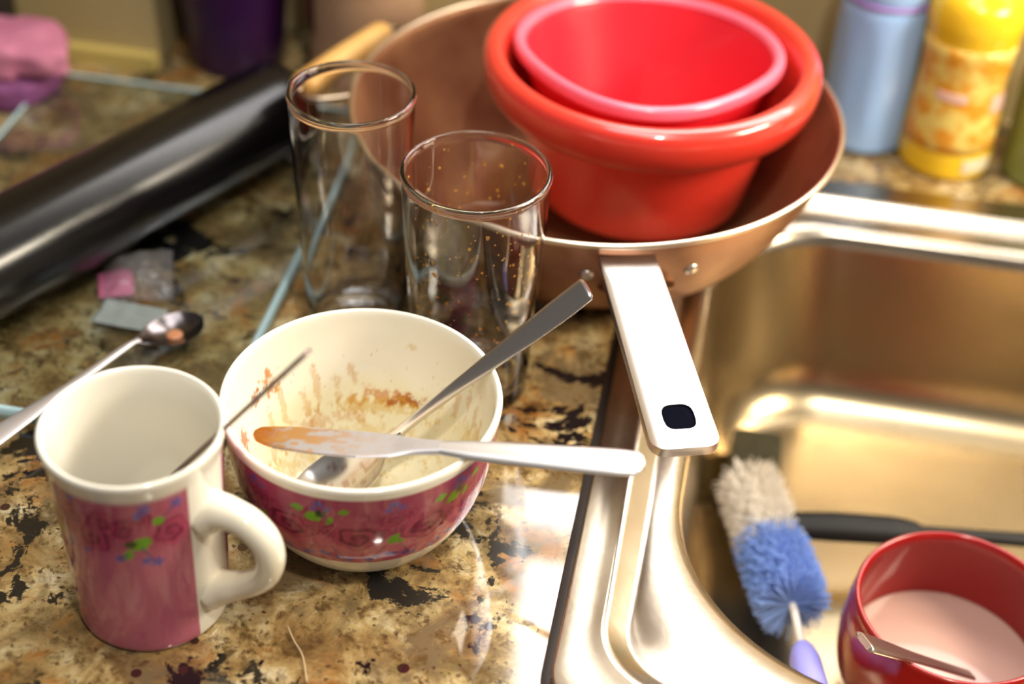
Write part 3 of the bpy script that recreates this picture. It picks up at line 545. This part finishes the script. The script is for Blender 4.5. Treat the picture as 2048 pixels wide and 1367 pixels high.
s2 = thing('spoon', 'dull steel teaspoon lying on the glass board left of the mug', 'spoon', (0, 0, 0))
a0 = np.array([-0.2835, 0.6745, 0.0165]); a1 = np.array([-0.308, 0.651, 0.0165]); a2 = np.array([-0.356, 0.552, 0.0150])
dx = a0 - a1; dx = dx / np.linalg.norm(dx)
flatware('spoon_bowl', [(-0.002, -0.0028, 0.0028, 0, 0, 0.0026), (0.004, -0.0062, 0.0062, -0.0002, 0.0014, 0.0018), (0.012, -0.0118, 0.0118, -0.0006, 0.0042, 0.0014), (0.021, -0.0140, 0.0140, -0.0006, 0.0058, 0.0013), (0.030, -0.0126, 0.0126, 0.0, 0.0046, 0.0013), (0.0365, -0.0080, 0.0080, 0.0006, 0.0020, 0.0012), (0.0395, -0.0010, 0.0010, 0.001, 0, 0.001)], a1, dx, (0, 0, 1), mat('dark_spoon_bowl_steel', (120, 112, 112), 0.25, 1.0), s2, nv=21, edge=10)
ac = crom([a1 + dx * 0.0005, a1 + np.array([-0.004, -0.010, 0.0015]), (a1 + a2) / 2 + np.array([0.004, 0.0, 0.0035]), a2 * 0.75 + a1 * 0.25 + np.array([0.002, 0, 0.0015]), a2], 50)
tt = np.linspace(0, 1, 50); wd = np.interp(tt, [0, 0.12, 0.5, 0.8, 0.94, 0.985, 1], [0.0024, 0.0018, 0.0032, 0.0062, 0.0076, 0.0055, 0.002]); loops = []
T = np.gradient(ac, axis=0); T /= np.linalg.norm(T, axis=1)[:, None]
for i in range(50):
    sd = np.cross([0, 0, 1.], T[i]); sd /= np.linalg.norm(sd); nn = np.cross(T[i], sd); aa = np.linspace(0, 2 * PI, 16, endpoint=False)
    loops.append(ac[i] + wd[i] * np.cos(aa)[:, None] * sd + 0.0012 * np.sin(aa)[:, None] * nn)
loft('spoon_handle', loops, mat('lit_spoon_steel', (236, 230, 230), 0.45, 0.85), s2)  # lighter copy of the spoon steel, window reflection put into the colour
lathe('orange_reflection', smoothp([(0.0, 0.0), (0.004, 0.0002), (0.0046, 0.0010), (0.003, 0.0019), (0.0, 0.0021)], 14), mat('peach_reflection', (200, 136, 92), 0.5), s2, 24, (-0.2925, 0.6660, 0.0108))  # orange reflection in the spoon bowl, modelled as a small raised spot

# crumpled clear wrapper with a grey label
wr = thing('wrapper', 'crumpled clear plastic wrapper with a grey label beside the teaspoon', 'wrapper', (0, 0, 0))
def crumple(name, x0, x1, y0, y1, z, amp, m, parent, rot=0, seed=0, nx=26, thick=0.0004, hump=0.0):
    V = []; r = np.random.default_rng(seed); cx, cy = (x0 + x1) / 2, (y0 + y1) / 2; pts = []
    for i in range(nx):
        for j in range(nx):
            u, v = i / (nx - 1), j / (nx - 1); pts.append((x0 + (x1 - x0) * u, y0 + (y1 - y0) * v, 0))
    P = np.array(pts); h = np.abs(fbm(P + seed, 70, 3) - 0.5) * 2 * amp; u = (P[:, 0] - x0) / (x1 - x0); v = (P[:, 1] - y0) / (y1 - y0); h = h + hump * np.sin(PI * u) * np.sin(PI * v); P[:, 2] = z + h
    c, s = math.cos(rot), math.sin(rot); X = P[:, 0] - cx; Y = P[:, 1] - cy; P[:, 0] = cx + c * X - s * Y; P[:, 1] = cy + s * X + c * Y
    F = [(i * nx + j, (i + 1) * nx + j, (i + 1) * nx + j + 1, i * nx + j + 1) for i in range(nx - 1) for j in range(nx - 1)]
    o = mk(name, P, F, m, parent); md = o.modifiers.new('thickness', 'SOLIDIFY'); md.thickness = thick; md.offset = 1; return o
film = mat('clear_film', (250, 246, 248), 0.08, trans=0.9, ior=1.3, alpha=0.42)
crumple('film', -0.352, -0.312, 0.690, 0.738, BT + 0.0006, 0.006, film, wr, 0.35, 3, 36, hump=0.012)
crumple('label', -0.343, -0.305, 0.668, 0.690, BT + 0.0005, 0.0016, mat('grey_label', (132, 140, 136), 0.4), wr, -0.05, 5)
crumple('print', -0.353, -0.333, 0.694, 0.718, BT + 0.0005, 0.0030, mat('pink_print', (186, 96, 130), 0.45, alpha=0.8), wr, 0.4, 9)

# stray thread on the granite at the front
th_ = tube('thread', crom([(-0.172, 0.482, 0.0007), (-0.1665, 0.474, 0.0009), (-0.160, 0.466, 0.0008), (-0.154, 0.452, 0.0007)], 24), 0.00035, mat('pale_thread', (214, 190, 150), 0.6), None, 8); tag(th_, 'short pale strand lying on the granite in front of the mug', 'strand')

# ------------------------------------------------------------------ things at the wall
# pink cloth bundle
def blob(name, dims, m, parent=None, loc=None, sq=0.45, amp=0.004, sc=40, seed=0, n=48, rot=0):
    V = []; F = []; a, b, c = dims
    sgn = lambda x, p: math.copysign(abs(x) ** p, x)
    for i in range(n + 1):
        ph = -PI / 2 + PI * i / n
        for j in range(2 * n):
            t = 2 * PI * j / (2 * n); V.append((a * sgn(math.cos(ph), sq) * sgn(math.cos(t), sq), b * sgn(math.cos(ph), sq) * sgn(math.sin(t), sq), c * sgn(math.sin(ph), sq)))
    V = np.array(V); V = V * (1 + (fbm(V + seed, sc, 4) - 0.5)[:, None] * 2 * amp / max(dims) * 3)
    V[:, 2] = np.maximum(V[:, 2], -c)
    co, si = math.cos(rot), math.sin(rot); V = np.stack([V[:, 0] * co - V[:, 1] * si, V[:, 0] * si + V[:, 1] * co, V[:, 2]], 1)
    for i in range(n):
        for j in range(2 * n): F.append((i * 2 * n + j, i * 2 * n + (j + 1) % (2 * n), (i + 1) * 2 * n + (j + 1) % (2 * n), (i + 1) * 2 * n + j))
    return mk(name, V, F, m, parent, loc=loc)
cl = thing('cloth_bundle', 'soft pink bundle with a purple underside at the far left by the wall', 'cloth', (-0.530, 0.908, 0.0005))
blob('bundle_top', (0.066, 0.030, 0.013), vary(mat('pink_cloth', (190, 112, 140), 0.8), (178, 100, 130), (198, 122, 148), 40, bump=0.3), cl, (0.004, 0.003, 0.0345), 0.5, 0.006, 45, 1, rot=0.12)
blob('bundle_base', (0.062, 0.030, 0.0110), vary(mat('purple_cloth', (122, 62, 112), 0.75), (112, 54, 104), (134, 74, 122), 40, bump=0.3), cl, (0, 0, 0.0112), 0.45, 0.003, 45, 2, rot=0.12)
dk = thing('storage_box', 'dark low box standing against the wall behind the pink bundle', 'box', (-0.590, 0.956, 0.0005))
slab('box_body', -0.075, 0.075, -0.012, 0.014, 0.0, 0.074, 0.008, 0.004, mat('dark_box', (26, 24, 22), 0.45), dk)
slab('box_lid', -0.077, 0.077, -0.0130, 0.0155, 0.0742, 0.084, 0.009, 0.003, mat('dark_box_lid', (40, 34, 30), 0.4), dk)
# purple tub
pu = thing('purple_tub', 'dark purple tapered plastic tub behind the black tube', 'tub', (-0.364, 1.000, 0.0005))
pm_ = mat('purple_plastic', (46, 8, 60), 0.35)
lathe('tub_body', np.vstack([[(0, 0.0), (0.028, 0.0)], crom([(0.032, 0.001), (0.034, 0.006), (0.039, 0.06), (0.044, 0.12), (0.0462, 0.140)], 30), crom([(0.0480, 0.141), (0.0484, 0.1445), (0.0470, 0.146), (0.0446, 0.144)], 10), crom([(0.0440, 0.140), (0.036, 0.06), (0.031, 0.006), (0.0004, 0.004)], 20)]), pm_, pu, 64)
# tan canister with red stripe
ca = thing('tan_canister', 'tan paper canister with a red stripe between the purple tub and the wok', 'canister', (-0.268, 1.0065, 0.0005))
cm_ = vary(mat('tan_paper', (176, 138, 108), 0.6), (168, 130, 100), (186, 150, 120), 15)
lathe('canister_body', np.vstack([[(0, 0), (0.036, 0)], crom([(0.040, 0.001), (0.041, 0.004), (0.0415, 0.05), (0.0415, 0.118)], 20), [(0.040, 0.120), (0, 0.120)]]), cm_, ca, 72)
lathe('lid', np.vstack([[(0, 0.1202), (0.0410, 0.1202)], [(0.0428, 0.121), (0.0428, 0.130), (0.0418, 0.1316), (0, 0.1316)]]), mat('canister_lid', (96, 70, 50), 0.5), ca, 72)
def arc_patch(name, r, a0, a1, z0, z1, m, parent, n=14):
    V = []; t = np.linspace(math.radians(a0), math.radians(a1), n)
    for rr in (r, r + 0.0006):
        for z in (z0, z1):
            for a in t: V.append((rr * math.cos(a), rr * math.sin(a), z))
    F = []
    for i in range(n - 1):
        F += [(i, i + 1, n + i + 1, n + i), (2 * n + i, 3 * n + i, 3 * n + i + 1, 2 * n + i + 1), (i, 2 * n + i, 2 * n + i + 1, i + 1), (n + i, n + i + 1, 3 * n + i + 1, 3 * n + i)]
    F += [(0, n, 3 * n, 2 * n), (n - 1, 3 * n - 1, 4 * n - 1, 2 * n - 1)]
    return mk(name, V, F, m, parent)
arc_patch('stripe', 0.0417, 188, 214, 0.045, 0.112, mat('red_stripe', (176, 44, 44), 0.5), ca)
arc_patch('stripe', 0.0417, 215, 224, 0.040, 0.112, mat('dark_stripe', (62, 44, 36), 0.5), ca)

# bottles behind the sink
bb = thing('blue_bottle', 'pale blue translucent bottle behind the sink, left of the yellow one', 'bottle', (0.091, 1.004, 0.0005))
bluem = mat('blue_plastic', (164, 202, 255), 0.22, sss=0.25); 
fac = lambda R, th, z: R * (1 + 0.018 * np.cos(8 * th) * sst(0.006, 0.02, z) * sst(0.098, 0.085, z))
lathe('bottle_body', np.vstack([[(0, 0.001), (0.022, 0.0005)], crom([(0.0270, 0.0), (0.0295, 0.003), (0.0300, 0.010), (0.0302, 0.06), (0.0304, 0.098), (0.0296, 0.106), (0.0285, 0.110), (0.0300, 0.116), (0.0300, 0.128), (0.026, 0.142), (0.016, 0.154), (0.0122, 0.158), (0.0122, 0.166)], 70), [(0, 0.166)]]), bluem, bb, 96, rf=fac)
tube('ring', [(0.0290 * math.cos(t), 0.0290 * math.sin(t), 0.1100) for t in np.linspace(0, 2 * PI, 60, endpoint=False)], 0.0018, mat('lilac_ring', (160, 130, 200), 0.4), bb, 10, closed=True)
lathe('cap', smoothp([(0, 0.166), (0.014, 0.166), (0.0145, 0.168), (0.0135, 0.186), (0.010, 0.190), (0, 0.190)], 24), mat('white_cap', (232, 236, 244), 0.3), bb, 40)
yb = thing('dish_soap_bottle', 'yellow dish soap bottle with a printed label behind the sink', 'bottle', (0.1465, 0.985, 0.0005))
yel = mat('yellow_plastic', (240, 196, 40), 0.2, sss=0.1)
ybody = np.vstack([[(0, 0.001), (0.022, 0.0005)], crom([(0.0275, 0.0), (0.0305, 0.003), (0.0312, 0.010), (0.0308, 0.04), (0.0290, 0.07), (0.0306, 0.098), (0.0315, 0.112), (0.0285, 0.124), (0.0200, 0.132), (0.0165, 0.136), (0.0165, 0.140)], 70), [(0, 0.140)]])
lathe('bottle_body', ybody, yel, yb, 96)
yr = lambda z: float(np.interp(z, [0.01, 0.04, 0.07, 0.098, 0.112], [0.0312, 0.0308, 0.0290, 0.0306, 0.0315]))
def wrap_label(name, a0, a1, z0, z1, m, parent, off=0.0004):
    zs = np.linspace(z0, z1, 12); t = np.linspace(math.radians(a0), math.radians(a1), 30); V = [((yr(z) + off) * math.cos(a), (yr(z) + off) * math.sin(a), z) for z in zs for a in t]; n = 30
    F = [(i * n + j, i * n + j + 1, (i + 1) * n + j + 1, (i + 1) * n + j) for i in range(11) for j in range(29)]
    o = mk(name, V, F, m, parent); md = o.modifiers.new('thickness', 'SOLIDIFY'); md.thickness = 0.0003; md.offset = 0; return o
lm = mat('yellow_label', (226, 178, 60), 0.4); vary(lm, (222, 150, 30), (232, 206, 110), 90, detail=3, lo=0.42, hi=0.58)
wrap_label('label', -170, -20, 0.022, 0.098, lm, yb)
wrap_label('print_patch', -72, -30, 0.0075, 0.0175, mat('silver_print', (214, 204, 176), 0.4), yb, 0.0005)
wrap_label('print_patch', -50, -22, 0.052, 0.064, mat('pale_print', (232, 190, 176), 0.4), yb, 0.0008)
wrap_label('print_patch', -125, -85, 0.060, 0.066, mat('pale_print', (232, 190, 176), 0.4), yb, 0.0008)
lathe('collar', smoothp([(0, 0.1402), (0.0190, 0.1402), (0.0200, 0.142), (0.0200, 0.150), (0.018, 0.153), (0, 0.153)], 24), mat('yellow_cap', (246, 210, 40), 0.25), yb, 48)
lathe('cap', smoothp([(0, 0.1532), (0.0145, 0.1532), (0.0150, 0.156), (0.0130, 0.180), (0.009, 0.184), (0, 0.184)], 24), mat('yellow_cap', (246, 210, 40), 0.25), yb, 48)
gb = thing('green_bottle', 'dull green bottle at the right edge behind the sink', 'bottle', (0.2185, 0.985, 0.0005))
lathe('bottle_body', np.vstack([[(0, 0.001), (0.024, 0.0005)], crom([(0.029, 0.0), (0.032, 0.003), (0.0325, 0.010), (0.0325, 0.09), (0.028, 0.11), (0.014, 0.124), (0.012, 0.135)], 50), [(0, 0.135)]]), mat('green_plastic', (126, 138, 76), 0.3, sss=0.1), gb, 72)
lathe('cap', smoothp([(0, 0.1352), (0.0135, 0.1352), (0.0135, 0.150), (0.012, 0.152), (0, 0.152)], 20), mat('green_cap', (86, 104, 52), 0.4), gb, 40)

# ------------------------------------------------------------------ in the sink
FZ = -0.1355
rm = thing('red_mug', 'dark red mug full of milky water standing in the sink', 'mug', (0.1560, 0.615, FZ))
redg = mat('red_glaze', (150, 20, 20), 0.16, coat=0.3)
mo = crom([(0.034, 0.0), (0.040, 0.003), (0.049, 0.014), (0.0560, 0.032), (0.0580, 0.050), (0.0570, 0.070), (0.0550, 0.0815)], 50)
mr = crom([(0.0550, 0.0840), (0.0541, 0.0856), (0.0527, 0.0856), (0.0515, 0.0840)], 12)
mi = crom([(0.0515, 0.080), (0.0530, 0.068), (0.0540, 0.050), (0.0520, 0.032), (0.045, 0.016), (0.036, 0.008), (0.0004, 0.006)], 40)
lathe('mug_body', np.vstack([[(0, 0.002), (0.031, 0.002)], mo, mr, mi]), redg, rm, 128)
tube('handle', crom([(0.0550, 0.010, 0.070), (0.070, 0.012, 0.072), (0.084, 0.015, 0.064), (0.087, 0.015, 0.048), (0.078, 0.014, 0.034), (0.0550, 0.010, 0.030)], 36), 0.0062, redg, rm, 18)
wl = smoothp([(0.0, 0.038), (0.030, 0.038), (0.0510, 0.038), (0.0526, 0.0384)], 20)
lathe('milky_water', np.vstack([wl, [(0.0524, 0.0375), (0.0, 0.0375)]]), mat('milky_water', (186, 150, 136), 0.04, ior=1.33), rm, 96)
fe = np.array([0.1022, 0.5550, -0.0250]); fi = np.array([0.170, 0.6010, -0.0880])
fk = flatware('fork', [(0, -0.0066, 0.0066, 0, 0, 0.0034), (0.0006, -0.0072, 0.0072, 0, 0, 0.0038), (0.020, -0.0066, 0.0066, 0, 0, 0.0034), (0.05, -0.0045, 0.0045, 0, 0, 0.0026), (np.linalg.norm(fi - fe), -0.0040, 0.0040, 0, 0, 0.0024)], fe, fi - fe, (0.72, 0.50, 0.60), cutlery_steel, ns=40); fk.name = 'fork'
tag(fk, 'flat steel cutlery handle leaning out of the dark red mug', 'cutlery')

# bottle brush
bz = thing('dish_brush', 'white and blue bristle bottle brush lying in the sink', 'brush', (0, 0, 0))
h0 = np.array([0.0425, 0.752, -0.1130]); h1 = np.array([0.0745, 0.636, -0.0970]); h2 = np.array([0.0790, 0.606, -0.091]); h3 = np.array([0.108, 0.520, -0.075])
h3 = h2 + (h2 - h1) / np.linalg.norm(h2 - h1) * 0.068
def bristles(name, t0, t1, r0, m, cnt, seed):
    r = np.random.default_rng(seed); V = []; F = []; A = frame(h1 - h0, (0, 0, 1))
    for i in range(cnt):
        t = r.uniform(t0, t1); c = h0 + (h1 - h0) * t; a = r.uniform(0, 2 * PI); d = A[:, 1] * math.cos(a) + A[:, 2] * math.sin(a) + A[:, 0] * r.normal(0, 0.16); d /= np.linalg.norm(d)
        ln = r0 * r.uniform(0.82, 1.06); e = c + d * ln
        e[2] = max(e[2], FZ + 0.001); e[0] = max(e[0], 0.0135); p = np.cross(d, A[:, 0]); p /= np.linalg.norm(p) + 1e-9; q = A[:, 0]; k = len(V); wd_ = 0.00042
        for (pt, s) in ((c, 0.5), (e, 1.0)):
            V += [pt + p * wd_ * s, pt - p * wd_ * 0.5 * s + q * wd_ * 0.87 * s, pt - p * wd_ * 0.5 * s - q * wd_ * 0.87 * s]
        F += [(k, k + 1, k + 4, k + 3), (k + 1, k + 2, k + 5, k + 4), (k + 2, k, k + 3, k + 5), (k + 3, k + 4, k + 5), (k + 2, k + 1, k)]
    o = mk(name, V, F, m, bz, smooth=False); o['kind'] = 'stuff'; return o
bristles('white_bristles', 0.02, 0.58, 0.0215, mat('white_bristle', (226, 218, 206), 0.6), 2600, 1)['label'] = 'white bristles'
bristles('blue_bristles', 0.52, 0.97, 0.0225, mat('blue_bristle', (128, 160, 226), 0.6), 3000, 2)['label'] = 'blue bristles'
tube('wire_core', [h0, h0 * 0.5 + h1 * 0.5, h1, h2], 0.0022, mat('white_stem', (228, 222, 214), 0.4), bz, 12)
hh = [h2 + (h3 - h2) * t for t in np.linspace(0, 1, 24)]
tube('brush_handle', hh, np.interp(np.linspace(0, 1, 24), [0, 0.06, 0.2, 0.6, 0.95, 1], [0.0030, 0.0062, 0.0086, 0.0096, 0.0084, 0.005]), mat('lavender_plastic', (150, 150, 232), 0.3), bz, 24)['label'] = 'lavender plastic handle'

# scouring sponge
sg = thing('sponge', 'dark green scouring sponge at the back of the sink behind the brush', 'sponge', (0.046, 0.778, -0.1362))
spg = vary(mat('olive_foam', (92, 82, 44), 0.9), (84, 74, 38), (104, 94, 54), 200, bump=0.5, bscale=600)
slab('foam', -0.016, 0.016, -0.024, 0.024, 0.003, 0.018, 0.006, 0.003, spg, sg)
slab('scouring_pad', -0.016, 0.016, -0.024, 0.024, 0.0182, 0.0250, 0.006, 0.001, vary(mat('green_pad', (44, 46, 26), 0.95), (40, 36, 18), (58, 54, 30), 300, bump=0.6, bscale=900), sg)

# black spatula across the sink
st_ = thing('spatula', 'black kitchen spatula lying across the sink behind the red mug', 'spatula', (0, 0, 0))
bk = mat('black_nylon', (14, 12, 10), 0.6, spec=0.3)
s0 = np.array([0.0700, 0.703, -0.096]); s1 = np.array([0.300, 0.748, -0.109]); Ls = np.linalg.norm(s1 - s0)
flatware('spatula_grip', [(0, -0.0050, 0.0050, 0, 0, 0.008), (0.003, -0.0085, 0.0085, 0, 0, 0.0110), (0.03, -0.0095, 0.0095, 0.0006, 0, 0.0125), (0.060, -0.0092, 0.0092, 0.0004, 0, 0.0120), (0.076, -0.0070, 0.0070, 0, 0, 0.0100), (0.079, -0.0050, 0.0050, 0, 0, 0.008)], s0, s1 - s0, (0, -0.35, 1), bk, st_, edge=3)
flatware('spatula_shaft', [(0.070, -0.0045, 0.0045, 0, 0, 0.007), (0.12, -0.0045, 0.0045, -0.001, 0, 0.0065), (0.17, -0.0060, 0.0060, -0.003, 0, 0.005), (0.182, -0.020, 0.020, -0.006, 0, 0.003)], s0, s1 - s0, (0, -0.35, 1), bk, st_, edge=3)
flatware('spatula_blade', [(0.180, -0.020, 0.020, -0.006, 0, 0.003), (0.20, -0.036, 0.036, -0.010, 0, 0.0024), (0.26, -0.040, 0.040, -0.020, 0, 0.002), (0.272, -0.038, 0.038, -0.022, 0, 0.0016)], s0, s1 - s0, (0, -0.10, 1), bk, st_, edge=8)
